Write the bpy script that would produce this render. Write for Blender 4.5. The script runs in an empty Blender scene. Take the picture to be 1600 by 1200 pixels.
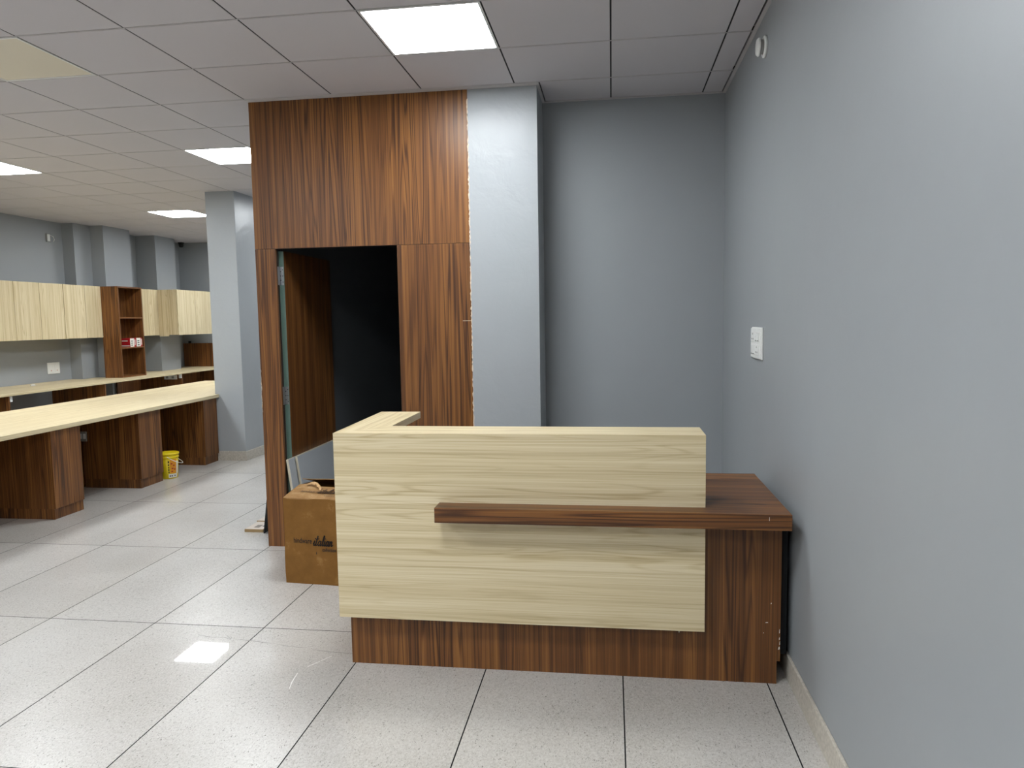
import bpy, bmesh, math, random
from mathutils import Vector, Matrix
random.seed(7)
S = bpy.context.scene
COL = S.collection

# ------------------------------------------------------------------ camera
F_PX, YAW, PITCH, ROLL, EYE = 1133.5, 0.1375, 0.0885, -0.0160, 1.5616
fw = Vector((-math.sin(YAW) * math.cos(PITCH), math.cos(YAW) * math.cos(PITCH), -math.sin(PITCH)))
rt = Vector((math.cos(YAW), math.sin(YAW), 0))
up = rt.cross(fw)
rt2 = math.cos(ROLL) * rt + math.sin(ROLL) * up
up2 = -math.sin(ROLL) * rt + math.cos(ROLL) * up
cam_data = bpy.data.cameras.new('camera')
cam_data.sensor_fit = 'HORIZONTAL'
cam_data.sensor_width = 36
cam_data.lens = 36 * F_PX / 1600
cam_data.clip_start = 0.05
cam = bpy.data.objects.new('camera', cam_data)
COL.objects.link(cam)
m = Matrix((rt2, up2, -fw)).transposed().to_4x4()
m.translation = Vector((0, 0, EYE))
cam.matrix_world = m
S.camera = cam

# ------------------------------------------------------------------ world, exposure
W = bpy.data.worlds.new('world')
S.world = W
W.use_nodes = True
W.node_tree.nodes['Background'].inputs[0].default_value = (0.05, 0.05, 0.05, 1)
W.node_tree.nodes['Background'].inputs[1].default_value = 0.0
S.view_settings.view_transform = 'Standard'
S.view_settings.look = 'None'
S.view_settings.gamma = 1
S.view_settings.use_curve_mapping = False
S.view_settings.exposure = 0.0
S.cycles.max_bounces = 16
S.cycles.diffuse_bounces = 10
LAMP = 39.5            # radiance of a lit ceiling panel

# ------------------------------------------------------------------ measures
HC = 3.037             # ceiling
CX, CY = 0.0, 4.06     # ceiling grid origin, pitch 0.6
FX, FY, FW, FL = 0.0425, 3.4027, 0.6081, 1.2166   # floor grid
XR, XL = 0.752, -7.80  # right and left wall
YB, YF = -4.0, 12.40   # wall behind the camera, far wall
YP = 4.71              # face of the timber partition
PXL, PXR = -2.40, -0.912
PIER_R = -0.465
YN = 5.10              # back of the niche


# ------------------------------------------------------------------ materials
def srgb(r, g, b):
    f = lambda c: (c / 255 / 12.92) if c / 255 <= 0.04045 else ((c / 255 + 0.055) / 1.055) ** 2.4
    return (f(r), f(g), f(b), 1)


MATS = {}


def base_mat(name, color, rough=0.5, metal=0.0, spec=0.5):
    mt = bpy.data.materials.new(name)
    mt.use_nodes = True
    b = mt.node_tree.nodes['Principled BSDF']
    b.inputs['Base Color'].default_value = color
    b.inputs['Roughness'].default_value = rough
    b.inputs['Metallic'].default_value = metal
    b.inputs['Specular IOR Level'].default_value = spec
    MATS[name] = mt
    return mt


class NT:
    def __init__(self, mt):
        self.t = mt.node_tree
        self.b = self.t.nodes['Principled BSDF']

    def n(self, kind, **kw):
        nd = self.t.nodes.new(kind)
        for k, v in kw.items():
            setattr(nd, k, v)
        return nd

    def link(self, a, b):
        self.t.links.new(a, b)

    def math(self, op, a, b=None, clamp=False):
        nd = self.n('ShaderNodeMath', operation=op)
        nd.use_clamp = clamp
        for i, v in enumerate((a, b)):
            if v is None:
                continue
            if isinstance(v, (int, float)):
                nd.inputs[i].default_value = v
            else:
                self.link(v, nd.inputs[i])
        return nd.outputs[0]

    def coords(self, scale, jitter=True):
        tc = self.n('ShaderNodeTexCoord')
        mp = self.n('ShaderNodeMapping')
        mp.inputs['Scale'].default_value = scale
        self.link(tc.outputs['Object'], mp.inputs['Vector'])
        out = mp.outputs['Vector']
        if jitter:
            oi = self.n('ShaderNodeObjectInfo')
            mul = self.math('MULTIPLY', oi.outputs['Random'], 61.0)
            ad = self.n('ShaderNodeVectorMath', operation='ADD')
            self.link(out, ad.inputs[0])
            self.link(mul, ad.inputs[1])
            out = ad.outputs[0]
        return out

    def noise(self, vec, scale=1.0, detail=2.0, rough=0.5, dist=0.0):
        nd = self.n('ShaderNodeTexNoise')
        nd.inputs['Scale'].default_value = scale
        nd.inputs['Detail'].default_value = detail
        nd.inputs['Roughness'].default_value = rough
        nd.inputs['Distortion'].default_value = dist
        self.link(vec, nd.inputs['Vector'])
        return nd.outputs['Fac']

    def ramp(self, fac, stops):
        nd = self.n('ShaderNodeValToRGB')
        e = nd.color_ramp.elements
        while len(e) < len(stops):
            e.new(0.5)
        for k, (p, c) in enumerate(stops):
            e[k].position = p
            e[k].color = c
        self.link(fac, nd.inputs['Fac'])
        return nd.outputs['Color']

    def bump(self, h, strength, dist=0.01):
        nd = self.n('ShaderNodeBump')
        nd.inputs['Strength'].default_value = strength
        nd.inputs['Distance'].default_value = dist
        self.link(h, nd.inputs['Height'])
        self.link(nd.outputs['Normal'], self.b.inputs['Normal'])


def wood(name, axis, dark, mid, light, rough=0.4, across=1.0, ring=0.19, fib=0.27, rings=14.0, spec=0.4, fig=0.30):
    """laminate with a straight grain along the given axis and cathedral figure"""
    mt = base_mat(name, mid, rough, spec=spec)
    T = NT(mt)

    def vec(ac, al):
        s = [ac, ac, ac]
        s['xyz'.index(axis)] = al
        return T.coords(tuple(s))
    a = T.noise(vec(7.5 * across, fig), 1.0, 2.0, 0.45, 0.25)
    r = T.math('SINE', T.math('MULTIPLY', a, rings * 6.283))
    r = T.math('ADD', T.math('MULTIPLY', r, 0.5), 0.5)
    ln = T.math('POWER', r, 4.0)                      # thin dark growth lines
    zone = T.ramp(T.noise(vec(3.5 * across, 0.25), 1.0, 1.0, 0.5), [(0.44, (0, 0, 0, 1)), (0.6, (1, 1, 1, 1))])
    ln = T.math('MULTIPLY', T.math('SUBTRACT', 0.25, ln), T.math('ADD', T.math('MULTIPLY', zone, 0.7), 0.3))
    bnd = T.noise(vec(20.0 * across, 0.10), 1.0, 3.0, 0.6, 0.0)
    f1 = T.noise(vec(260 * across, 2.0), 1.0, 2.0, 0.6, 0.0)
    f2 = T.noise(vec(85 * across, 0.5), 1.0, 3.0, 0.6, 0.1)
    v = T.math('MULTIPLY', bnd, 1.0 - 2 * fib)
    v = T.math('ADD', v, T.math('MULTIPLY', ln, ring))
    v = T.math('ADD', v, T.math('MULTIPLY', f1, fib))
    v = T.math('ADD', v, T.math('MULTIPLY', f2, fib))
    c = T.ramp(v, [(0.36, dark), (0.5, mid), (0.63, light)])
    T.link(c, T.b.inputs['Base Color'])
    T.bump(f1, 0.05, 0.002)
    return mt


BR = (srgb(72, 44, 25), srgb(109, 69, 36), srgb(144, 97, 50))
PL = (srgb(188, 168, 128), srgb(213, 196, 158), srgb(226, 212, 180))
for ax in 'xyz':
    wood('brown_' + ax, ax, *BR, rough=0.36, across=1.45)
    wood('pale_' + ax, ax, *PL, rough=0.42, ring=0.12, fib=0.30, rings=10.0, spec=0.35, fig=0.75, across=1.7)


def paint(name, color, rough=0.42, bump=0.05):
    mt = base_mat(name, color, rough, spec=0.45)
    T = NT(mt)
    v = T.coords((1, 1, 1), False)
    n1 = T.noise(v, 1.7, 4, 0.6)
    c2 = tuple(min(1, x * 1.02) for x in color[:3]) + (1,)
    c1 = tuple(x * 0.98 for x in color[:3]) + (1,)
    T.link(T.ramp(n1, [(0.3, c1), (0.7, c2)]), T.b.inputs['Base Color'])
    n2 = T.noise(v, 5.0, 4, 0.55, 0.4)
    T.bump(n2, bump, 0.02)
    return mt


paint('wall_paint', srgb(151, 155, 158))
paint('wall_paint_lit', srgb(163, 167, 170), 0.36, 0.3)  # same grey paint, lightened for the stronger light on pier and pillar
base_mat('tile_ceiling', srgb(196, 193, 197), 0.75, spec=0.2)
base_mat('tee_white', srgb(192, 189, 189), 0.6)
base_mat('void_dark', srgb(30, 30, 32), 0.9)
base_mat('grout', srgb(26, 25, 27), 0.9, spec=0.1)
base_mat('plastic_white', srgb(232, 233, 230), 0.35)
base_mat('plastic_grey', srgb(150, 150, 148), 0.45)
base_mat('dark_slot', srgb(25, 25, 26), 0.6)
base_mat('steel', srgb(170, 172, 174), 0.35, 1.0)
base_mat('door_edge', srgb(92, 116, 106), 0.6)
base_mat('board_grey', srgb(190, 195, 200), 0.45)
base_mat('particle', srgb(188, 180, 160), 0.85)
base_mat('ply_edge', srgb(158, 132, 92), 0.8)
base_mat('ply_face', srgb(196, 184, 172), 0.6)
base_mat('putty', srgb(222, 205, 180), 0.8)
base_mat('ink', srgb(18, 16, 15), 0.6)
base_mat('ink_faded', srgb(88, 66, 48), 0.7)
base_mat('frame_white', srgb(225, 226, 226), 0.4)
base_mat('unlit_panel', srgb(216, 209, 192), 0.5)
base_mat('glass_dark', srgb(40, 52, 54), 0.08)
base_mat('bucket_yellow', srgb(232, 205, 20), 0.38)
base_mat('bucket_orange', srgb(226, 150, 20), 0.4)
base_mat('carton_red', srgb(170, 24, 32), 0.4)
base_mat('print_white', srgb(228, 224, 214), 0.5)
base_mat('wire', srgb(120, 110, 100), 0.6)
base_mat('cement', srgb(150, 160, 145), 0.9)
base_mat('room_wall_shaded', srgb(118, 122, 126), 0.6)  # wall grey darkened so the room behind the doorway stays in shade

mt = base_mat('skirting', srgb(198, 190, 178), 0.4)
T = NT(mt)
T.link(T.ramp(T.noise(T.coords((1, 1, 1)), 60, 4, 0.6), [(0.3, srgb(172, 165, 153)), (0.7, srgb(205, 198, 186))]), T.b.inputs['Base Color'])

mt = base_mat('floor_tile', srgb(205, 200, 192), 0.3, spec=0.35)
T = NT(mt)
v = T.coords((1, 1, 1))
big = T.noise(v, 1.6, 3, 0.5)
fine = T.noise(T.coords((1, 0.6, 1)), 150, 3, 0.65, 0.5)
spk = T.noise(T.coords((1, 0.5, 1)), 190, 1, 0.5, 1.5)
c_base = T.ramp(T.math('ADD', T.math('MULTIPLY', big, 0.35), T.math('MULTIPLY', fine, 0.65)),
                [(0.34, srgb(170, 165, 158)), (0.52, srgb(192, 188, 183)), (0.68, srgb(206, 203, 198))])
msk = T.ramp(spk, [(0.295, (1, 1, 1, 1)), (0.35, (0, 0, 0, 1))])
mx = T.n('ShaderNodeMix', data_type='RGBA')
T.link(T.math('MULTIPLY', msk, 0.9), mx.inputs['Factor'])
T.link(c_base, mx.inputs['A'])
mx.inputs['B'].default_value = srgb(96, 90, 84)
T.link(mx.outputs['Result'], T.b.inputs['Base Color'])
T.b.inputs['Coat Weight'].default_value = 0.5
T.b.inputs['Coat Roughness'].default_value = 0.025
T.b.inputs['Coat IOR'].default_value = 1.5

mt = base_mat('cardboard', srgb(152, 112, 62), 0.8, spec=0.2)
T = NT(mt)
v = T.coords((1, 1, 1))
T.link(T.ramp(T.noise(v, 9, 5, 0.65), [(0.3, srgb(118, 82, 38)), (0.62, srgb(130, 92, 44)), (0.8, srgb(160, 124, 78))]), T.b.inputs['Base Color'])
T.bump(T.noise(v, 14, 3, 0.5), 0.2, 0.01)
mt = base_mat('cardboard_worn', srgb(170, 134, 92), 0.85, spec=0.15)
T = NT(mt)
v = T.coords((1, 1, 1))
T.link(T.ramp(T.noise(v, 16, 5, 0.7), [(0.3, srgb(142, 106, 66)), (0.55, srgb(166, 130, 88)), (0.78, srgb(192, 162, 124))]), T.b.inputs['Base Color'])
T.bump(T.noise(v, 22, 4, 0.6), 0.35, 0.01)
mt = base_mat('cardboard_torn', srgb(198, 162, 118), 0.9, spec=0.1)

mt = bpy.data.materials.new('lamp_diffuser')
mt.use_nodes = True
mt.node_tree.nodes.remove(mt.node_tree.nodes['Principled BSDF'])
em = mt.node_tree.nodes.new('ShaderNodeEmission')
em.inputs['Color'].default_value = (0.93, 0.975, 1.0, 1)
em.inputs['Strength'].default_value = LAMP
mt.node_tree.links.new(em.outputs[0], mt.node_tree.nodes['Material Output'].inputs['Surface'])
MATS['lamp_diffuser'] = mt
mt = mt.copy()
mt.name = 'lamp_diffuser_hall'
mt.node_tree.nodes['Emission'].inputs['Strength'].default_value = LAMP * 1.12
MATS['lamp_diffuser_hall'] = mt


# ------------------------------------------------------------------ builders
def world_loc(o):
    p = Vector(o.location)
    while o.parent:
        o = o.parent
        p = o.matrix_basis @ p
    return p


def link(name, me, mat, parent=None, loc=(0, 0, 0), local=False):
    o = bpy.data.objects.new(name, me)
    COL.objects.link(o)
    if mat and not me.materials:
        me.materials.append(MATS[mat])
    if parent is not None:
        o.parent = parent
        o.location = Vector(loc) if local else Vector(loc) - world_loc(parent)
    else:
        o.location = loc
    return o


def tag(o, label=None, cat=None, group=None, kind=None):
    for k, v in (('label', label), ('category', cat), ('group', group), ('kind', kind)):
        if v:
            o[k] = v
    return o


def thing(name, loc, label, cat, group=None, rz=0.0):
    o = bpy.data.objects.new(name, None)
    o.empty_display_size = 0.1
    COL.objects.link(o)
    o.location = loc
    o.rotation_euler = (0, 0, rz)
    return tag(o, label, cat, group)


def box_mesh(name, sx, sy, sz, bevel=0.0):
    bm = bmesh.new()
    bmesh.ops.create_cube(bm, size=1)
    bmesh.ops.scale(bm, vec=(sx, sy, sz), verts=bm.verts)
    if bevel:
        bmesh.ops.bevel(bm, geom=bm.edges[:], offset=bevel, segments=1, affect='EDGES', profile=0.5)
    me = bpy.data.meshes.new(name)
    bm.to_mesh(me)
    bm.free()
    return me


def box(name, x0, x1, y0, y1, z0, z1, mat, parent=None, bevel=0.0, local=False):
    me = box_mesh(name, abs(x1 - x0), abs(y1 - y0), abs(z1 - z0), bevel)
    return link(name, me, mat, parent, ((x0 + x1) / 2, (y0 + y1) / 2, (z0 + z1) / 2), local)


def prism(name, pts, z0, z1, mat, parent=None, plane='xy', bevel=0.0, local=False):
    """outline extruded along the third axis; plane xy -> z, xz -> y, yz -> x"""
    bm = bmesh.new()
    cx = sum(p[0] for p in pts) / len(pts)
    cy = sum(p[1] for p in pts) / len(pts)
    zc, h = (z0 + z1) / 2, (z1 - z0) / 2

    def place(a, b, c):
        return {'xy': (a, b, c), 'xz': (a, c, b), 'yz': (c, a, b)}[plane]
    lo = [bm.verts.new(place(p[0] - cx, p[1] - cy, -h)) for p in pts]
    hi = [bm.verts.new(place(p[0] - cx, p[1] - cy, h)) for p in pts]
    n = len(pts)
    bm.faces.new(lo[::-1])
    bm.faces.new(hi)
    for i in range(n):
        bm.faces.new((lo[i], lo[(i + 1) % n], hi[(i + 1) % n], hi[i]))
    bmesh.ops.recalc_face_normals(bm, faces=bm.faces[:])
    if bevel:
        bmesh.ops.bevel(bm, geom=bm.edges[:], offset=bevel, segments=1, affect='EDGES', profile=0.5)
    me = bpy.data.meshes.new(name)
    bm.to_mesh(me)
    bm.free()
    return link(name, me, mat, parent, place(cx, cy, zc), local)


def lathe(name, prof, mat, parent=None, loc=(0, 0, 0), axis='z', seg=32, local=False, smooth=True):
    bm = bmesh.new()
    rings = []
    for r, h in prof:
        ring = []
        for k in range(seg):
            a = 2 * math.pi * k / seg
            p = (r * math.cos(a), r * math.sin(a), h)
            if axis == 'x':
                p = (p[2], p[0], p[1])
            if axis == 'y':
                p = (p[0], p[2], p[1])
            ring.append(bm.verts.new(p))
        rings.append(ring)
    for a, b in zip(rings, rings[1:]):
        for k in range(seg):
            bm.faces.new((a[k], a[(k + 1) % seg], b[(k + 1) % seg], b[k]))
    for ring in (rings[0], rings[-1]):
        bm.faces.new(ring)
    bmesh.ops.remove_doubles(bm, verts=bm.verts, dist=1e-6)
    bmesh.ops.recalc_face_normals(bm, faces=bm.faces[:])
    me = bpy.data.meshes.new(name)
    bm.to_mesh(me)
    bm.free()
    if smooth:
        for p in me.polygons:
            p.use_smooth = len(p.vertices) == 4
    return link(name, me, mat, parent, loc, local)


def tube(name, pts, r, mat, parent=None, loc=(0, 0, 0), seg=8, local=False):
    bm = bmesh.new()
    rings = []
    P = [Vector(p) for p in pts]
    for i, p in enumerate(P):
        d = (P[min(i + 1, len(P) - 1)] - P[max(i - 1, 0)]).normalized()
        u = d.cross(Vector((0, 0, 1)))
        if u.length < 1e-3:
            u = d.cross(Vector((1, 0, 0)))
        u.normalize()
        w = d.cross(u)
        rings.append([bm.verts.new(p + r * (math.cos(2 * math.pi * k / seg) * u + math.sin(2 * math.pi * k / seg) * w)) for k in range(seg)])
    for a, b in zip(rings, rings[1:]):
        for k in range(seg):
            bm.faces.new((a[k], a[(k + 1) % seg], b[(k + 1) % seg], b[k]))
    bm.faces.new(rings[0])
    bm.faces.new(rings[-1])
    bmesh.ops.recalc_face_normals(bm, faces=bm.faces[:])
    me = bpy.data.meshes.new(name)
    bm.to_mesh(me)
    bm.free()
    for p in me.polygons:
        p.use_smooth = True
    return link(name, me, mat, parent, loc, local)


def joined_boxes(name, rects, mat, parent=None):
    """many boxes in one mesh (only for stuff)"""
    vs, fs = [], []
    for x0, x1, y0, y1, z0, z1 in rects:
        b = len(vs)
        vs += [(x0, y0, z0), (x1, y0, z0), (x1, y1, z0), (x0, y1, z0), (x0, y0, z1), (x1, y0, z1), (x1, y1, z1), (x0, y1, z1)]
        fs += [tuple(b + k for k in f) for f in ((3, 2, 1, 0), (4, 5, 6, 7), (0, 1, 5, 4), (1, 2, 6, 5), (2, 3, 7, 6), (3, 0, 4, 7))]
    me = bpy.data.meshes.new(name)
    me.from_pydata(vs, [], fs)
    return link(name, me, mat, parent, (0, 0, 0))


def struct(name, *a, **k):
    return tag(box(name, *a, **k), kind='structure')


def copy_tree(o, parent=None):
    c = o.copy()
    COL.objects.link(c)
    c.parent = parent
    for ch in list(o.children):
        copy_tree(ch, c)
    return c


# ------------------------------------------------------------------ floor
floor = struct('floor', XL - 0.1, XR + 0.1, YB - 0.1, YF + 0.1, -0.12, -0.0005, 'grout')
tag(floor, 'pale speckled polished floor tiles with dark joints')
TM = {}
k0, k1 = math.floor((XL - FX) / FW), math.ceil((XR - FX) / FW)
m0, m1 = math.floor((YB - FY) / FL), math.ceil((YF - FY) / FL)
for k in range(k0, k1):
    for mrow in range(m0, m1):
        x0, x1 = max(FX + k * FW, XL) + 0.0027, min(FX + (k + 1) * FW, XR) - 0.0027
        y0, y1 = max(FY + mrow * FL, YB) + 0.0027, min(FY + (mrow + 1) * FL, YF) - 0.0027
        if x1 - x0 < 0.02 or y1 - y0 < 0.02:
            continue
        key = (round(x1 - x0, 4), round(y1 - y0, 4))
        if key not in TM:
            TM[key] = box_mesh('floor_tile', key[0], key[1], 0.012)
        link('floor_tile', TM[key], 'floor_tile', floor, ((x0 + x1) / 2, (y0 + y1) / 2, -0.006))



def scuff(pts, w, mat):
    bm = bmesh.new()
    prev = None
    for k, (x, y) in enumerate(pts):
        q = pts[min(k + 1, len(pts) - 1)]
        p = pts[max(k - 1, 0)]
        d = Vector((q[0] - p[0], q[1] - p[1], 0)).normalized()
        nrm = Vector((-d.y, d.x, 0)) * w * (.25 if k in (0, len(pts) - 1) else random.uniform(.3, .7))
        cur = (bm.verts.new(Vector((x, y, .0003)) + nrm), bm.verts.new(Vector((x, y, .0003)) - nrm))
        if prev:
            bm.faces.new((prev[0], prev[1], cur[1], cur[0]))
        prev = cur
    me = bpy.data.meshes.new('scuff_mark')
    bm.to_mesh(me)
    bm.free()
    link('scuff_mark', me, mat, floor, (0, 0, 0))


base_mat('scuff_grey', srgb(136, 132, 128), 0.5)
base_mat('scuff_pale', srgb(232, 230, 226), 0.5)
for pts, w, mat_ in (([(-2.08, 3.29), (-2.0, 3.27), (-1.93, 3.275), (-1.88, 3.255)], .007, 'scuff_grey'),
                     ([(-1.86, 3.262), (-1.76, 3.25), (-1.66, 3.235)], .006, 'scuff_grey'),
                     ([(-1.62, 3.225), (-1.55, 3.21), (-1.48, 3.205)], .006, 'scuff_grey'),
                     ([(-1.43, 3.19), (-1.33, 3.175), (-1.24, 3.17), (-1.195, 3.165)], .005, 'scuff_grey'),
                     ([(-1.93, 3.30), (-1.88, 3.255)], .006, 'scuff_grey'),
                     ([(-1.31, 3.135), (-1.35, 3.07), (-1.38, 3.02)], .006, 'scuff_pale'),
                     ([(-1.40, 2.96), (-1.39, 2.88), (-1.375, 2.82)], .005, 'scuff_pale')):
    scuff(pts, w, mat_)

# ------------------------------------------------------------------ ceiling
ceiling = struct('ceiling', XL - 0.1, XR + 0.1, YB - 0.1, YF + 0.1, HC + 0.07, HC + 0.2, 'void_dark')
tag(ceiling, 'suspended grid ceiling of pale square tiles')
LIT = {(-2, -1), (-6, 3), (-10, 3), (-10, 8), (-6, 8), (-10, 12), (-2, -5), (-6, -5), (-10, -1), (-10, -5), (-2, -9), (-6, -9), (-10, -9)}  # the panel at the hall's far end is unseen, added to brighten it
UNLIT = {(-6, -1)}
CM = {}
rest = []


def y_limit(xa, xb):
    xm = (xa + xb) / 2
    if xm > PIER_R:
        return YN - .022
    if xm > PXL:
        return YP
    return YF


for i in range(-13, 2):
    for j in range(-14, 14):
        if (i, j) in LIT or (i, j) in UNLIT:
            continue
        xa, xb = max(CX + .6 * i, XL), min(CX + .6 * (i + 1), XR - .024)
        ya, yb = max(CY + .6 * j, YB), CY + .6 * (j + 1)
        parts = [(xa, xb)]
        if xa < PIER_R < xb and yb > YP:
            parts = [(PIER_R + .02, xb)]
        for (a, b) in parts:
            y2 = min(yb, y_limit(a, b))
            if y2 - ya < 0.08 or b - a < 0.03:
                continue
            x0, x1, y0, y1 = a + .0045, b - .0045, ya + .008, y2 - .008
            if j < -2:
                rest.append((x0, x1, y0, y1, HC, HC + .012))
                continue
            key = (round(x1 - x0, 4), round(y1 - y0, 4))
            if key not in CM:
                CM[key] = box_mesh('ceiling_tile', key[0], key[1], 0.014, 0.0008)
            link('ceiling_tile', CM[key], 'tile_ceiling', ceiling, ((x0 + x1) / 2, (y0 + y1) / 2, HC + .007))
tag(joined_boxes('ceiling_tile_field', rest, 'tile_ceiling', ceiling), kind='stuff')
for i in range(-12, 2):           # main runners: a dark slot between the tiles
    x = CX + .6 * i
    box('main_runner', x - .012, x + .012, YB, y_limit(x - .01, x + .01) - 0.002, HC + .002, HC + .02, 'void_dark', ceiling)
for j in range(-13, 14):          # cross tees: a narrow white flange
    y = CY + .6 * j
    xe = XR if y < YN - 0.02 else PXL
    spans = [(XL, xe)]
    if YP < y < YN:
        spans = [(XL, PXL), (PIER_R, XR)]
    for xa, xb in spans:
        ct = box('cross_tee', xa, xb, y - .012, y + .012, HC + .0025, HC + .02, 'void_dark', ceiling)
        box('flange', xa, xb, y - .003, y + .003, HC - .0005, HC + .0025, 'tee_white', ct)


def ceiling_light(i, j, lit, label):
    x0, y0 = CX + .6 * i + .004, CY + .6 * j + .006
    t = thing('ceiling_light', (x0 + .296, y0 + .294, HC), label, 'ceiling light', 'square light panels in the ceiling' if lit else None)
    w, h, fr = .592, .588, .012
    for (a, b, c, d) in ((0, w, 0, fr), (0, w, h - fr, h), (0, fr, fr, h - fr), (w - fr, w, fr, h - fr)):
        box('frame_bar', x0 + a, x0 + b, y0 + c, y0 + d, HC - .002, HC + .012, 'frame_white', t)
    box('diffuser', x0 + fr, x0 + w - fr, y0 + fr, y0 + h - fr, HC + .001, HC + .006, ('lamp_diffuser' if i > -4 else 'lamp_diffuser_hall') if lit else 'unlit_panel', t)
    box('backplate', x0, x0 + w, y0, y0 + h, HC + .0125, HC + .02, 'frame_white', t)


LL = {(-2, -1): 'lit square light panel above the reception desk, nearest the wood partition',
      (-6, 3): 'lit square light panel in the aisle beside the wood partition',
      (-10, 3): 'lit square light panel above the long pale desk, nearer the unlit panel',
      (-10, 8): 'lit square light panel beside the far grey pillar'}
for ij in sorted(LIT):
    ceiling_light(ij[0], ij[1], True, LL.get(ij, 'lit square light panel in the unseen part of the ceiling grid'))
for ij in UNLIT:
    ceiling_light(ij[0], ij[1], False, 'unlit cream light panel in the ceiling grid')

# ------------------------------------------------------------------ walls
TOP = HC + .07
wall_right = struct('wall_right', XR, XR + .15, YB, YN + .15, 0, TOP, 'wall_paint')
struct('wall_left', XL - .15, XL, YB, YF, 0, TOP, 'wall_paint')
struct('wall_far', XL - .15, PXL + .1, YF, YF + .15, 0, TOP, 'wall_paint')
struct('wall_back', XL - .15, XR + .15, YB - .15, YB, 0, TOP, 'wall_paint')
struct('wall_niche', PIER_R, XR, YN, YN + .12, 0, TOP, 'wall_paint')
pier = struct('wall_pier', PXR, PIER_R, YP, YN + .12, 0, TOP, 'wall_paint_lit')
wall_pillar = struct('wall_pillar', -4.50, -4.155, 7.72, 8.45, 0, TOP, 'wall_paint_lit', bevel=0.004)
# piers along the left wall
for nm, x1, y0, y1 in (('wall_left_pier', -7.62, 9.57, 9.91), ('wall_left_pier', -7.41, 9.91, 10.51), ('wall_left_pier', -7.45, 11.2, 11.74)):
    struct(nm, XL, x1, y0, y1, 0, TOP, 'wall_paint')
# dark room behind the partition
struct('wall_side', PXL + .005, PXL + .105, YP + .045, YF, 0, TOP, 'room_wall_shaded')
struct('wall_room_back', PXL + .105, PXR + .02, 8.6, 8.7, 0, TOP, 'room_wall_shaded')
struct('wall_room_right', PXR, PXR + .1, YN + .12, 8.6, 0, TOP, 'room_wall_shaded')

# timber-clad partition with the doorway
OPL, OPR, OPT = -2.255, -1.405, 2.065
part = tag(bpy.data.objects.new('wall_partition', None), 'brown timber laminate partition around a dark doorway', kind='structure')
COL.objects.link(part)
part.location = (PXL, YP, 0)
box('upper_panel', PXL, PXR - .002, YP, YP + .018, OPT + .001, HC - .004, 'brown_z', part)
box('right_panel', OPR, PXR - .002, YP, YP + .018, 0, OPT - .001, 'brown_z', part)
box('left_panel', PXL, OPL, YP, YP + .018, 0, OPT - .001, 'brown_z', part)
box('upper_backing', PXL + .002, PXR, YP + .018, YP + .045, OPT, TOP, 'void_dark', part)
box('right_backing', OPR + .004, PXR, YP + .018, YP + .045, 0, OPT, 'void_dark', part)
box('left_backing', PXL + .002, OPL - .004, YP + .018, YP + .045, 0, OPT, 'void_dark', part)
# ragged putty line where the laminate meets the pier, and a short white seam


def ragged(name, x, z0, z1, wmin, wmax, mat, parent, step=.012, gap=0.25):
    bm = bmesh.new()
    z = z0
    prev = None
    while z < z1:
        w = random.uniform(wmin, wmax) if random.random() > gap else 0.0006
        xo = x + random.uniform(-.0022, .0022)
        cur = (bm.verts.new((xo - w / 2, -.0012, z)), bm.verts.new((xo + w / 2, -.0012, z)))
        if prev:
            bm.faces.new((prev[0], prev[1], cur[1], cur[0]))
        prev = cur
        z += step * random.uniform(.5, 1.6)
    r = bmesh.ops.extrude_face_region(bm, geom=bm.faces[:])
    bmesh.ops.translate(bm, vec=(0, .002, 0), verts=[e for e in r['geom'] if isinstance(e, bmesh.types.BMVert)])
    bmesh.ops.recalc_face_normals(bm, faces=bm.faces[:])
    me = bpy.data.meshes.new(name)
    bm.to_mesh(me)
    bm.free()
    return link(name, me, mat, parent, (0, YP, 0))


ragged('putty_seam', PXR - .001, .0, HC - .06, .002, .009, 'putty', part)
box('seam_crack', -.972, PXR, YP - .0008, YP + .001, 1.5575, 1.5605, 'putty', part)
ragged('chipped_edge', PXL + .001, .95, 1.25, .001, .005, 'putty', part, gap=.5)

# ceiling edge trims
trim_n = [0]


def trim(*a):
    trim_n[0] += 1
    struct('trim_%d' % trim_n[0], *a, 'tee_white')


trim(XR - .02, XR, YB, YN, HC - .004, HC + .004)
trim(PIER_R + .018, XR - .02, YN - .02, YN, HC - .004, HC + .004)
trim(PIER_R, PIER_R + .018, YP, YN, HC - .004, HC + .004)
trim(PXL, PIER_R + .018, YP - .05, YP - .001, HC - .004, HC + .004)
# skirting
struct('baseboard_right', XR - .012, XR, YB, YN, 0, .108, 'skirting', bevel=.002)
struct('baseboard_niche', PIER_R, XR - .012, YN - .012, YN, 0, .108, 'skirting', bevel=.002)
struct('baseboard_pillar_front', -4.50, -4.143, 7.708, 7.72, 0, .108, 'skirting', bevel=.002)
struct('baseboard_pillar_side', -4.155, -4.143, 7.72, 8.45, 0, .108, 'skirting', bevel=.002)
struct('baseboard_left', XL, XL + .012, YB, 9.57, 0, .108, 'skirting', bevel=.002)

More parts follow.
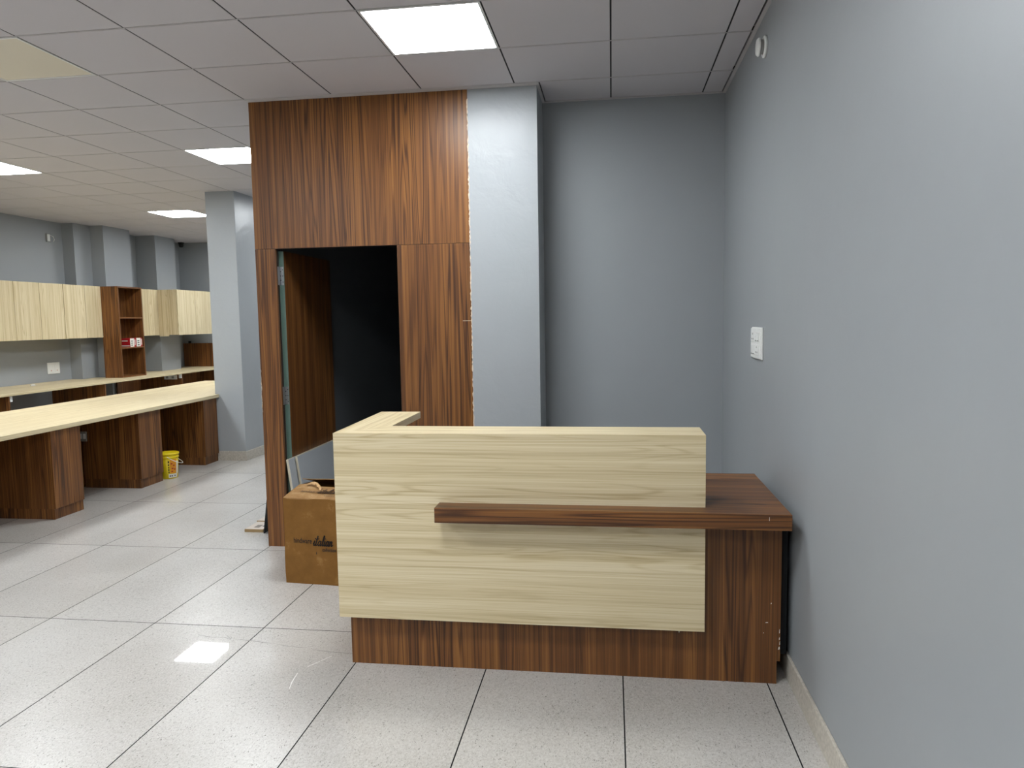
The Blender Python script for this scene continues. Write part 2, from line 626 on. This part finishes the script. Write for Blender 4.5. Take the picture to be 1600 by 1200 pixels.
# ------------------------------------------------------------------ door
door = tag(bpy.data.objects.new('door_1', None), 'dark wood laminate door standing open into the dark room', kind='structure')
COL.objects.link(door)
door.location = (-2.242, 4.77, 0)
DY0, DY1 = 4.768, 5.588
box('door_core', -2.262, -2.2265, DY0, DY1, .008, 2.052, 'door_edge', door)
box('door_face', -2.2265, -2.2245, DY0 + .001, DY1, .008, 2.052, 'brown_z', door)
box('door_back_face', -2.264, -2.262, DY0 + .001, DY1, .008, 2.052, 'brown_z', door)
for z in (1.885, 1.06, .22):
    h = box('hinge', -2.258, -2.230, DY0 - .0022, DY0, z - .062, z + .062, 'steel', door)
    lathe('hinge_pin', [(.0001, -.064), (.0065, -.064), (.0065, .064), (.0001, .064)], 'steel', h, (-2.262, DY0 - .005, z), seg=12)
    box('hinge_leaf', -2.2555, -2.2535, YP + .02, DY0 - .004, z - .062, z + .062, 'steel', h)
    for dz in (-.042, 0, .042):
        for dx in (-.236, -.251):
            lathe('screw', [(.0001, -.0008), (.0032, -.0008), (.0032, .0006)], 'dark_slot', h, (-2 + dx + .001, DY0 - .0028, z + dz * (1 if dx > -.24 else .7)), axis='y', seg=8)

# boards leaning against the open door


def leaning_board(xtop, y0, y1, hgt, lean, label):
    t = thing('laminate_board', (xtop + lean, (y0 + y1) / 2, 0), label, 'board', 'grey boards leaning on the door')
    a = math.atan2(lean, hgt)
    L = math.hypot(lean, hgt)
    for nm, d0, d1, mt_, ins in (('core', 0, .016, 'particle', 0), ('laminate_face', .016, .0172, 'board_grey', .0)):
        me = box_mesh(nm, d1 - d0, y1 - y0, L)
        o = link(nm, me, mt_, t, (0, 0, 0), True)
        # the plane runs from the foot (x = 0) up and back towards the door
        o.rotation_euler = (0, -a, 0)
        o.location = (math.cos(a) * (d0 + d1) / 2 - math.sin(a) * L / 2, 0, math.sin(a) * (d0 + d1) / 2 + math.cos(a) * L / 2 + .0005)
    return t


leaning_board(-2.222, 4.665, 5.70, .625, .075, 'grey laminate board lying directly against the open door')
leaning_board(-2.198, 4.755, 5.80, .630, .082, 'grey laminate board leaning over another board at the open door')

# ------------------------------------------------------------------ reception desk
PFX0, PFX1 = -1.217, .381          # pale front
PY, KY = 3.02, 3.085
ZT, ZB = 1.077, .243
desk = thing('reception_desk', (-.25, 3.3, 0), 'pale wood reception desk with brown base and protruding brown ledge', 'reception desk')
prism('base_front', [(-1.189, 0), (.688, 0), (.688, .10), (.701, .10), (.701, .712), (-1.189, .712)], KY, KY + .022, 'brown_z', desk, 'xz')
fp = box('front_panel', PFX0, PFX1, PY, KY - .001, ZB, ZT - .02, 'pale_x', desk, .0006)
prism('worktop', [(-.745, 2.925), (.703, 2.925), (.703, 3.70), (-1.15, 3.70), (-1.15, KY), (PFX1 + .001, KY), (PFX1 + .001, PY - .0005), (-.745, PY - .0005)], .712, .776, 'brown_x', desk, 'xy', .0008)
MI = (-1.018, 3.243)
prism('counter_top', [(PFX0, PY), (PFX1, PY), (PFX1, MI[1]), MI], ZT - .02, ZT, 'pale_x', desk, 'xy', .0004)
prism('wing_top', [(PFX0, PY), MI, (-1.02, 3.765), (PFX0 - .02, 3.765)], ZT - .034, ZT, 'pale_y', desk, 'xy', .0004)
box('wing_panel', PFX0 - .012, PFX0 + .03, KY, 3.765, ZB, ZT - .034, 'pale_y', desk)
box('counter_back', -1.16, PFX1, MI[1] - .02, MI[1] - .002, .776, ZT - .02, 'pale_x', desk)
box('counter_end', PFX1 - .02, PFX1, KY, MI[1] - .02, .776, ZT - .02, 'pale_y', desk)
prism('end_panel', [(KY + .022, 0), (3.66, 0), (3.66, .712), (KY + .022, .712)], .664, .686, 'brown_z', desk, 'yz')
prism('end_panel', [(KY + .022, 0), (3.74, 0), (3.74, .712), (KY + .022, .712)], -1.187, -1.165, 'brown_z', desk, 'yz')
box('gap_shade_sheet', .7015, .736, 3.13, 3.60, .112, .711, 'void_dark', desk)  # near-black sheet added so the gap by the wall reads as deep shade
box('modesty_rail', -1.165, .664, 3.60, 3.618, .55, .712, 'brown_x', desk)
tag(box('bracket', -1.187, -1.155, KY - .004, KY, ZB - .014, ZB, 'steel', desk), 'small grey bracket')
prism('glue_tab', [(.272, ZB), (.284, ZB), (.277, ZB - .014)], PY + .012, PY + .016, 'particle', desk, 'xz')
for x, z, w, h in ((.662, .352, .004, .006), (.645, .268, .012, .003), (.632, .222, .003, .003), (.6975, .232, .003, .02), (.6975, .2, .004, .012), (.6965, .158, .007, .014), (.699, .18, .003, .018)):
    b0 = prism('laminate_chip', [(x - w / 2, z - h / 2), (x + w / 2, z - h / 3), (x + w / 3, z + h / 2), (x - w / 4, z + h / 4)], KY - .0008, KY, 'print_white', desk, 'xz')
prism('laminate_chip', [(.615, .751), (.6165, .751), (.6165, .766), (.6155, .766)], 2.9242, 2.925, 'print_white', desk, 'xz')

# ------------------------------------------------------------------ cardboard carton
CW, CD, CHT = .41, .44, .522
cart = thing('cardboard_box', (-1.955, 4.037, 0), 'brown cardboard carton with printed lettering and torn open top behind the desk', 'box', rz=math.radians(-4.5))


def carton_wall(name, pts, mat='cardboard'):
    bm = bmesh.new()
    vs = [bm.verts.new(p) for p in pts]
    f = bm.faces.new(vs)
    bmesh.ops.subdivide_edges(bm, edges=bm.edges[:], cuts=5, use_grid_fill=True)
    bm.normal_update()
    nrm = f.normal.copy() if f.is_valid else bm.faces[:][0].normal.copy()
    for v_ in bm.verts:
        e = math.sin(v_.co.x * 21 + v_.co.z * 17) * .0016 + math.sin(v_.co.y * 19 + v_.co.z * 11) * .0016
        v_.co += nrm * e
    r = bmesh.ops.extrude_face_region(bm, geom=bm.faces[:])
    bmesh.ops.translate(bm, vec=-nrm * .004, verts=[e for e in r['geom'] if isinstance(e, bmesh.types.BMVert)])
    bmesh.ops.recalc_face_normals(bm, faces=bm.faces[:])
    me = bpy.data.meshes.new(name)
    bm.to_mesh(me)
    bm.free()
    for p in me.polygons:
        p.use_smooth = False
    return link(name, me, mat, cart, (0, 0, 0), True)


carton_wall('front_side', [(0, 0, 0), (CW, 0, 0), (CW, 0, CHT), (0, 0, CHT)])
carton_wall('rear_side', [(CW, CD, 0), (0, CD, 0), (0, CD, CHT), (CW, CD, CHT)])
carton_wall('end_side', [(0, CD, 0), (0, 0, 0), (0, 0, CHT), (0, .2, CHT + .034), (0, CD, CHT + .01)])
carton_wall('end_side', [(CW, 0, 0), (CW, CD, 0), (CW, CD, CHT), (CW, .2, CHT + .03), (CW, 0, CHT)])
ff = carton_wall('top_flap', [(.002, 0, CHT), (CW - .002, 0, CHT), (CW - .002, .165, CHT + .028), (.14, .175, CHT + .034), (.075, .215, CHT + .047), (.002, .20, CHT + .036)], 'cardboard_worn')
carton_wall('top_flap', [(CW - .002, CD, CHT), (.002, CD, CHT), (.002, .245, CHT + .066), (CW - .002, .265, CHT + .062)], 'cardboard_worn')
carton_wall('bottom_flap', [(.004, CD - .004, .004), (CW - .004, CD - .004, .004), (CW - .004, .004, .004), (.004, .004, .004)])
# torn curl of the front flap
bm = bmesh.new()
prev = None
for k in range(15):
    t_ = k / 14
    cxk = .07 + .13 * t_
    w_ = .018 + .006 * math.sin(k * 2.1)
    yk = .188 - .075 * t_ ** 2.2
    zk = CHT + .042 + .018 * math.sin(math.pi * min(1, t_ * 1.1)) - .008 * t_
    cur = (bm.verts.new((cxk, yk, zk - .004)), bm.verts.new((cxk + .003, yk - w_ * .5, zk + .005)), bm.verts.new((cxk - .004, yk - w_, zk - .006)))
    if prev:
        bm.faces.new((prev[0], cur[0], cur[1], prev[1]))
        bm.faces.new((prev[1], cur[1], cur[2], prev[2]))
    prev = cur
r = bmesh.ops.extrude_face_region(bm, geom=bm.faces[:])
bmesh.ops.translate(bm, vec=(0, 0, .002), verts=[e for e in r['geom'] if isinstance(e, bmesh.types.BMVert)])
bmesh.ops.recalc_face_normals(bm, faces=bm.faces[:])
me = bpy.data.meshes.new('torn_strip')
bm.to_mesh(me)
bm.free()
tag(link('torn_strip', me, 'cardboard_torn', cart, (0, 0, 0), True), 'curled torn strip of cardboard')


def font_mesh(text, size, sx=1.0, bold=0.0, space=1.0):
    cu = bpy.data.curves.new('lettering', 'FONT')
    cu.body = text
    cu.size = size
    cu.offset = bold
    cu.space_character = space
    cu.fill_mode = 'FRONT'
    ob = bpy.data.objects.new('lettering', cu)
    COL.objects.link(ob)
    dg = bpy.context.evaluated_depsgraph_get()
    dg.update()
    me = bpy.data.meshes.new_from_object(ob.evaluated_get(dg))
    bpy.data.objects.remove(ob)
    bpy.data.curves.remove(cu)
    xs = [v_.co.x for v_ in me.vertices]
    x0, w = min(xs), max(xs) - min(xs)
    for v_ in me.vertices:
        v_.co.x = (v_.co.x - x0) * sx
    me.materials.clear()
    return me, w * sx


def smooth_line(pts, n=6):
    P = [Vector((*p, 0)) for p in pts]
    out = []
    for i in range(len(P) - 1):
        p0, p1, p2, p3 = P[max(i - 1, 0)], P[i], P[i + 1], P[min(i + 2, len(P) - 1)]
        for k in range(n):
            t_ = k / n
            out.append(.5 * ((2 * p1) + (p2 - p0) * t_ + (2 * p0 - 5 * p1 + 4 * p2 - p3) * t_ ** 2 + (3 * p1 - p0 - 3 * p2 + p3) * t_ ** 3))
    out.append(P[-1])
    return out


def script_mesh(strokes, dots, width, scale, shear=.22):
    bm = bmesh.new()

    def disc(c, r):
        bm.faces.new([bm.verts.new(((c[0] + shear * c[1] + r * math.cos(2 * math.pi * k / 8)) * scale, (c[1] + r * math.sin(2 * math.pi * k / 8)) * scale, 0)) for k in range(8)])
    for s in strokes:
        L = smooth_line(s)
        for a, b in zip(L, L[1:]):
            d = (b - a)
            if d.length < 1e-5:
                continue
            w = width * (1.25 if d.y < -abs(d.x) * .5 else .8)
            nrm = Vector((-d.y, d.x, 0)).normalized() * w / 2
            q = [a - nrm, b - nrm, b + nrm, a + nrm]
            bm.faces.new([bm.verts.new(((p.x + shear * p.y) * scale, p.y * scale, 0)) for p in q])
            disc(b, w / 2)
    for c in dots:
        disc(c, width * .62)
    me = bpy.data.meshes.new('script_lettering')
    bm.to_mesh(me)
    bm.free()
    return me


A_ = lambda dx: [[(1.38 + dx, .82), (1.15 + dx, 1.0), (.9 + dx, .6), (.9 + dx, .15), (1.08 + dx, .0), (1.3 + dx, .4), (1.42 + dx, .98)],
                 [(1.42 + dx, .98), (1.34 + dx, .25), (1.45 + dx, .0), (1.66 + dx, .25)]]
ITAL = [[(-.2, .3), (.05, 1.0), (-.02, .25), (.1, 0), (.35, .35)],
        [(.58, 2.0), (.42, .35), (.52, 0), (.78, .3)], [(.18, 1.28), (.95, 1.42)],
        *A_(0),
        [(1.66, .25), (2.0, 1.2), (2.05, 1.9), (1.92, 2.05), (1.8, 1.3), (1.78, .3), (1.9, 0), (2.12, .3)],
        [(2.25, 1.0), (2.16, .25), (2.3, 0), (2.5, .3)],
        *A_(1.68),
        [(3.42, .98), (3.32, 0)], [(3.34, .35), (3.58, .92), (3.76, .85), (3.7, .25), (3.84, 0), (4.1, .3)]]
DOTS = [(.12, 1.45), (2.3, 1.45)]


def on_front(name, me, x, z, mat):
    o = link(name, me, mat, cart, (x, -.0042, z), True)
    o.rotation_euler = (math.pi / 2, 0, 0)
    return o


me, w = font_mesh('hindware', .046, bold=.0002)
for v_ in me.vertices:
    v_.co.x *= .117 / w
on_front('lettering', me, .063, .251, 'ink')
on_front('script_lettering', script_mesh(ITAL, DOTS, .19, .0300), .192, .240, 'ink')
me, w = font_mesh('collection', .029, bold=.0004)
for v_ in me.vertices:
    v_.co.x *= .088 / w
on_front('lettering', me, .247, .207, 'ink')
me = bpy.data.meshes.new('ink_mark')
me.from_pydata([(0, 0, 0), (.005, .004, 0), (.004, .02, 0), (.001, .014, 0)], [], [(0, 1, 2, 3)])
on_front('ink_mark', me, .206, .185, 'ink')


def on_top(name, me, x, y, mat):
    o = link(name, me, mat, cart, (x, y, CHT + .0062 + y * .034 / .195), True)
    o.rotation_euler = (math.atan2(.034, .195), 0, 0)


me, w = font_mesh('hindware', .046, bold=.0002)
for v_ in me.vertices:
    v_.co.x *= .117 / w
on_top('lettering', me, .075, .075, 'ink_faded')
on_top('script_lettering', script_mesh(ITAL, DOTS, .22, .0305), .195, .07, 'ink_faded')
me, w = font_mesh('collection', .031)
on_top('lettering', me, .25, .03, 'ink_faded')

# ------------------------------------------------------------------ planks and glass by the partition side


def plank(x0, x1, y0, y1, z0, z1, label, rz):
    t = thing('plywood_offcut', ((x0 + x1) / 2, (y0 + y1) / 2, z0), label, 'wood offcut', rz=rz)
    w, d = (x1 - x0) / 2, (y1 - y0) / 2
    box('core', -w, w, -d, d, 0, z1 - z0 - .002, 'ply_edge', t, local=True)
    o = box('laminate_face', -w + .004, w - .003, -d + .003, d, z1 - z0 - .002, z1 - z0, 'ply_face', t, local=True)
    box('stain', -w * .3, w * .3, -d * .6, d * .1, z1 - z0, z1 - z0 + .0006, 'wire', t, local=True)
    box('stain', w * .45, w * .7, -d * .3, d * .4, z1 - z0, z1 - z0 + .0006, 'dark_slot', t, local=True)


plank(-2.745, -2.60, 5.02, 5.22, 0, .024, 'short plywood offcut lying flat in front of another beside the glass sheet', .0)
plank(-2.76, -2.62, 5.245, 5.40, 0, .024, 'smaller plywood offcut lying behind another offcut beside the glass sheet', -.05)
gl = thing('glass_sheet', (-2.58, 5.3, 0), 'dark glass sheet leaning on the side of the partition', 'glass sheet')
a = math.atan2(.165, 1.15)
me = box_mesh('pane', .006, .60, 1.15)
o = link('pane', me, 'glass_dark', gl, (0, 0, 0), True)
o.rotation_euler = (0, a, 0)
o.location = (math.sin(a) * .575, 0, math.cos(a) * .575 + .0006)
for yy in (-.302, .302):
    me = box_mesh('edge_strip', .007, .004, 1.15)
    e_ = link('edge_strip', me, 'dark_slot', gl, (0, 0, 0), True)
    e_.rotation_euler = (0, a, 0)
    e_.location = (o.location[0], yy, o.location[2])

# ------------------------------------------------------------------ right wall fittings
sw = thing('switch_plate', (XR, 3.90, 1.42), 'white switch and socket plate on the grey wall above the reception desk', 'switch plate')
sx = XR - .014
box('back_frame', XR - .010, XR, 3.772, 4.032, 1.338, 1.502, 'plastic_white', sw, .003)
box('face_plate', XR - .015, XR - .008, 3.778, 4.026, 1.343, 1.497, 'plastic_white', sw, .002)
for k, (ya, yb, za, zb) in enumerate(((3.80, 3.845, 1.432, 1.475), (3.852, 3.897, 1.432, 1.475), (3.91, 4.005, 1.425, 1.482), (3.80, 3.90, 1.362, 1.412), (3.912, 3.957, 1.362, 1.412), (3.962, 4.007, 1.362, 1.412))):
    b0 = box('socket' if k in (2, 3) else 'rocker_switch', XR - .019, XR - .0145, ya, yb, za, zb, 'plastic_white', sw, .0015)
    if k in (2, 3):
        ym, zm = (ya + yb) / 2, (za + zb) / 2
        for dy, dz in ((-.018, -.012), (.018, -.012), (0, .014)):
            box('pin_hole', XR - .0196, XR - .0185, ym + dy - .004, ym + dy + .004, zm + dz - .004, zm + dz + .004, 'dark_slot', b0)
    else:
        box('gap_line', XR - .0196, XR - .0185, ya + .008, yb - .008, za + .001, za + .004, 'dark_slot', b0)

det = thing('wall_detector', (XR, 3.82, 2.872), 'round white detector on the grey wall close under the ceiling', 'detector')
lathe('base_ring', [(.0001, 0), (.052, 0), (.052, -.010), (.046, -.014), (.0001, -.014)], 'plastic_white', det, (XR, 3.82, 2.872), axis='x')
lathe('neck', [(.0001, -.014), (.034, -.014), (.034, -.030), (.0001, -.030)], 'plastic_grey', det, (XR, 3.82, 2.872), axis='x')
lathe('cap', [(.0001, -.030), (.042, -.030), (.043, -.036), (.036, -.044), (.0001, -.046)], 'plastic_white', det, (XR, 3.82, 2.872), axis='x')

# ------------------------------------------------------------------ long double-sided desk
DXF, DXR, DZT = -4.45, -5.74, .766
ld = thing('workstation_desk', (-5.1, 6.5, 0), 'long pale-topped workstation desk running up to the grey pillar', 'desk')
prism('desk_top', [(DXF, 3.9), (DXF, 7.715), (-4.503, 7.715), (-4.503, 9.6), (DXR, 9.6), (DXR, 3.9)], DZT - .036, DZT, 'pale_y', ld, 'xy', .001)
box('centre_panel', -5.13, -5.11, 3.95, 9.5, .0, DZT - .037, 'brown_z', ld)


def pedestal(y0, y1, label, side=1):
    xf = -4.478 if side > 0 else DXR + .028
    t = thing('desk_pedestal', (xf - side * .31, (y0 + y1) / 2, 0), label, 'pedestal', 'brown pedestals under the long desk')
    s = side
    x_in = xf - s * .60
    bx = lambda nm, a, b, *r, **k: box(nm, min(a, b), max(a, b), *r, **k)
    bx('body', xf - s * .022, x_in, y0, y1, .085, DZT - .037, 'brown_z', t)
    bx('plinth', xf - s * .012, x_in, y0 + .001, y1 - .001, 0, .085, 'brown_z', t)
    bx('cabinet_door', xf + s * .0, xf - s * .020, y0 - .001, y1 + .001, .088, DZT - .040, 'brown_z', t, .0008)
    return t


pedestal(5.22, 5.545, 'brown pedestal under the long desk, third from the pillar')
p2 = pedestal(6.315, 6.655, 'brown pedestal under the long desk next to the yellow bucket')
pedestal(7.43, 7.70, 'brown pedestal under the long desk touching the grey pillar')
for y in (4.0, 5.8, 7.6, 9.45):
    box('support_panel', DXR + .03, -5.131, y, y + .02, 0, DZT - .037, 'brown_z', ld)
box('support_panel', -5.109, DXF - .03, 4.1, 4.12, 0, DZT - .037, 'brown_z', ld)
sp = thing('socket_plate', (-5.065, 6.31, .5), 'grey socket plate on the side of the pedestal next to the yellow bucket', 'socket plate')
box('plate', -5.105, -5.026, 6.304, 6.3135, .455, .55, 'plastic_grey', sp, .002)
for x in (-5.085, -5.047):
    box('socket', x - .013, x + .013, 6.302, 6.304, .48, .53, 'plastic_white', sp)

# ------------------------------------------------------------------ yellow bucket
BX, BY = -4.515, 6.80
bk = thing('paint_bucket', (BX, BY, 0), 'small yellow printed plastic bucket on the floor under the long desk', 'bucket')
BH, R0, R1 = .262, .083, .099
lathe('bucket_body', [(.0001, 0), (R0 - .004, 0), (R0, .004), (R1, BH), (R1 - .004, BH), (R0 - .004, .012), (.0001, .012)], 'bucket_yellow', bk, (BX, BY, .0005), seg=40)
for z, rr in ((BH - .012, .006), (BH - .045, .004)):
    q = R0 + (R1 - R0) * z / BH
    lathe('rim', [(q - .002, z - .006), (q + rr, z - .006), (q + rr, z + .010), (q - .002, z + .010)], 'bucket_yellow', bk, (BX, BY, .0005), seg=40)
lathe('residue', [(.0001, BH - .06), (.09, BH - .06), (.09, BH - .055), (.0001, BH - .052)], 'cement', bk, (BX, BY, 0), seg=24)


def wrap_patch(name, a0, a1, z0, z1, mat, off=.0012, n=10):
    """printed patch that follows the bucket wall; angles from the camera direction"""
    base = math.atan2(-BY, -BX)
    bm = bmesh.new()
    prev = None
    for k in range(n + 1):
        a_ = base + a0 + (a1 - a0) * k / n
        cur = []
        for z in (z0, z1):
            r_ = R0 + (R1 - R0) * z / BH + off
            cur.append(bm.verts.new((r_ * math.cos(a_), r_ * math.sin(a_), z)))
        if prev:
            bm.faces.new((prev[0], cur[0], cur[1], prev[1]))
        prev = cur
    me = bpy.data.meshes.new(name)
    bm.to_mesh(me)
    bm.free()
    return link(name, me, mat, bk, (BX, BY, 0))


wrap_patch('printed_panel', .12, .85, .055, .20, 'bucket_orange')
wrap_patch('printed_band', -.05, 1.0, .012, .05, 'print_white')
wrap_patch('printed_panel', .88, 1.15, .05, .18, 'print_white')
for z, h in ((.165, .022), (.135, .02), (.11, .015), (.085, .018), (.062, .014)):
    wrap_patch('printed_mark', -.06, .05, z, z + h, 'ink', .0018, 3)
for a0, z in ((.2, .15), (.45, .13), (.3, .1), (.55, .09), (.25, .07)):
    wrap_patch('printed_mark', a0, a0 + .18, z, z + .012, 'carton_red', .0018, 3)
for a0 in (.05, .25, .6):
    wrap_patch('printed_mark', a0, a0 + .14, .024, .036, 'ink', .0018, 3)
va = math.atan2(-BY, -BX) + 1.45
pts = []
for k in range(17):
    t_ = k / 16 * math.pi
    pts.append(((R1 + .006) * math.cos(t_) * math.cos(va) + .05 * math.sin(t_) * math.cos(va) * 1.0, (R1 + .006) * math.cos(t_) * math.sin(va) + .05 * math.sin(t_) * math.sin(va), BH - .03 - .10 * math.sin(t_)))
# wire bail hanging down outside the wall
pts = [((R1 + .006 + .03 * math.sin(math.pi * k / 16)) * math.cos(va - 1.57 + math.pi * k / 16), (R1 + .006 + .03 * math.sin(math.pi * k / 16)) * math.sin(va - 1.57 + math.pi * k / 16), BH - .03 - .085 * math.sin(math.pi * k / 16)) for k in range(17)]
tube('bail_handle', pts, .0028, 'plastic_white', bk, (BX, BY, 0))

# ------------------------------------------------------------------ back counter along the left wall
BZ, BXF = .800, -6.83
bc = thing('wall_counter', (-7.3, 9.5, 0), 'long pale counter fixed along the grey wall under the wall cabinets', 'counter')
prism('counter_slab', [(BXF, 5.2), (BXF, 12.38), (XL + .002, 12.38), (XL + .002, 11.745), (-7.448, 11.745), (-7.448, 11.198), (XL + .002, 11.198), (XL + .002, 10.515), (-7.408, 10.515), (-7.408, 9.905), (-7.618, 9.905), (-7.618, 9.565), (XL + .002, 9.565), (XL + .002, 5.2)], BZ - .022, BZ, 'pale_y', bc, 'xy')
for y in (6.2, 7.40, 9.00, 10.80, 12.2):
    box('support_panel', XL + .15 if y < 11.5 else -7.4, BXF - .02, y, y + .02, 0, BZ - .023, 'brown_z', bc)
box('rear_panel', -7.38, -7.36, 9.95, 10.5, 0, BZ - .023, 'brown_z', bc)
box('rear_panel', -7.4, -7.38, 10.9, 12.2, 0, BZ - .023, 'brown_z', bc)
for y in (7.425, 10.775):
    tag(box('bracket', BXF - .06, BXF - .022, y, y + .035, BZ - .09, BZ - .024, 'plastic_white', bc), 'small white bracket')
bp = thing('backsplash_board', (-7.3, YF - .02, BZ), 'brown board standing on the wall counter against the far wall', 'board')
box('board', -7.78, -6.9, YF - .03, YF - .006, BZ, 1.225, 'brown_z', bp)
box('clip', -7.68, -7.64, YF - .03, YF - .006, 1.225, 1.265, 'dark_slot', bp)
sp2 = thing('socket_plate', (BXF - .05, 10.6, .72), 'white socket plate on the brown support under the wall counter', 'socket plate')
box('plate', -7.15, -6.93, 10.787, 10.798, .69, .755, 'plastic_white', sp2, .002)
for x in (-7.1, -7.0):
    box('socket', x - .02, x + .02, 10.784, 10.787, .705, .74, 'plastic_grey', sp2)

# wall cabinets
CZ0, CZ1, CFX = 1.397, 2.140, -7.385


def cabinet(name, y0, seams, y1, xr, label, cfx=CFX, z0=CZ0):
    t = thing(name, ((xr + cfx) / 2, (y0 + y1) / 2, z0), label, 'wall cabinet', 'pale wall cabinets along the left wall')
    box('carcass', xr, cfx - .020, y0 + .001, y1 - .001, z0 + .004, CZ1, 'pale_z', t)
    ys = [y0] + list(seams) + [y1]
    for a_, b_ in zip(ys, ys[1:]):
        box('cabinet_door', cfx - .0185, cfx, a_ + .004, b_ - .004, z0, CZ1 - .001, 'pale_z', t, .001)
    return t


cabinet('wall_cabinet', 7.768, [8.18], 8.592, XL + .002, 'pale two-door wall cabinet, second from the single-door one')
cabinet('wall_cabinet', 8.592, [9.01], 9.42, XL + .002, 'pale two-door wall cabinet next to the single-door cabinet, above the white socket')
cabinet('wall_cabinet', 9.42, [], 9.748, -7.612, 'narrow single-door pale wall cabinet touching the brown shelf unit')
cabinet('wall_cabinet', 10.515, [10.83], 11.098, XL + .002, 'pale wall cabinet on the pillar side of the brown shelf unit')
c3 = cabinet('wall_cabinet', 11.10, [11.62], 12.2, -7.44, 'deep pale wall cabinet standing forward of its neighbours near the far wall', -7.05)
box('side_panel', -7.39, -7.222, 11.088, 11.0985, CZ0 - .018, CZ1 - .001, 'pale_z', c3)

# open shelf unit
su = thing('shelf_unit', (-7.26, 10.02, BZ), 'tall open brown shelf unit standing on the wall counter between cabinets', 'shelf unit')
SX0, SX1, SY0, SY1, SZ1 = -7.40, -7.12, 9.752, 10.30, 2.138
box('side_panel', SX0, SX1, SY0, SY0 + .02, BZ, SZ1, 'brown_z', su)
box('side_panel', SX0, SX1, SY1 - .02, SY1, BZ, SZ1, 'brown_z', su)
box('top_panel', SX0, SX1, SY0 + .02, SY1 - .02, SZ1 - .02, SZ1, 'brown_y', su)
box('bottom_panel', SX0, SX1, SY0 + .02, SY1 - .02, BZ, BZ + .02, 'brown_y', su)
box('back_panel', SX0, SX0 + .01, SY0 + .02, SY1 - .02, BZ + .02, SZ1 - .02, 'brown_z', su)
for z in (1.68, 1.235):
    box('shelf', SX0 + .01, SX1 - .002, SY0 + .02, SY1 - .02, z - .01, z + .01, 'brown_y', su)


def small_carton(y0, y1, z1, label):
    t = thing('small_carton', (-7.2, (y0 + y1) / 2, 1.245), label, 'box', 'red and white cartons on the shelf')
    x0, x1 = -7.33, -7.135
    box('carton_body', x0, x1, y0, y1, 1.2455, z1, 'carton_red', t)
    ym = y0 + (y1 - y0) * .70
    box('white_end', x1, x1 + .0012, y0, ym, 1.247, z1 - .002, 'print_white', t)
    for k in range(3):
        box('printed_mark', x1 + .0012, x1 + .0018, y0 + .02, ym - .03, 1.265 + .03 * k, 1.277 + .03 * k, 'ink', t)
    box('red_text_band', x1, x1 + .0012, ym + .012, y1 - .012, 1.27, z1 - .02, 'print_white', t)
    box('side_text', x0 + .06, x1 - .04, y0 - .0012, y0, z1 - .045, z1 - .03, 'print_white', t)
    box('side_stripe', x0 + .01, x1 - .01, y0 - .0012, y0, 1.255, 1.27, 'print_white', t)


small_carton(9.985, 10.115, 1.372, 'red and white carton on the open shelf, in front of its neighbour')
small_carton(10.13, 10.27, 1.377, 'red and white carton on the open shelf, behind its neighbour and against the side panel')

# left wall fittings
s3 = thing('switch_plate', (XL, 9.23, .985), 'white double socket plate on the grey wall under the wall cabinets', 'switch plate')
box('face_plate', XL, XL + .012, 9.118, 9.342, .905, 1.064, 'plastic_white', s3, .003)
for y in (9.175, 9.285):
    b0 = box('socket', XL + .012, XL + .015, y - .04, y + .04, .925, 1.04, 'plastic_white', s3, .001)
    box('pin_hole', XL + .015, XL + .016, y - .006, y + .006, .945, .957, 'carton_red', b0)
s4 = thing('junction_box', (XL, 9.30, 2.80), 'small open white junction box with loose wires high on the grey wall', 'junction box')
box('back_box', XL, XL + .02, 9.262, 9.345, 2.745, 2.86, 'plastic_grey', s4, .003)
box('cover', XL + .02, XL + .026, 9.27, 9.315, 2.755, 2.85, 'plastic_white', s4, .002)
tube('wire', [(0, 0, 0), (.04, .01, -.02), (.05, .02, -.06), (.03, .02, -.09)], .005, 'plastic_white', s4, (XL + .02, 9.32, 2.84))
cm = thing('security_camera', (-7.66, YF - .12, HC), 'small dark security camera under the ceiling by the far wall', 'camera')
box('mount', -7.70, -7.62, YF - .16, YF - .08, HC - .02, HC - .001, 'dark_slot', cm, .003)
lathe('camera_body', [(.0001, -.09), (.03, -.085), (.04, -.06), (.042, -.02), (.0001, -.02)], 'dark_slot', cm, (-7.66, YF - .12, HC), seg=20)
cr = thing('plaster_crumb', (-7.6, 8.75, BZ), 'small white plaster crumb lying on the wall counter', 'crumb')
lathe('crumb_body', [(.0001, 0), (.03, .001), (.034, .012), (.018, .024), (.0001, .028)], 'print_white', cr, (-7.45, 8.45, BZ + .0005), seg=9, smooth=False)
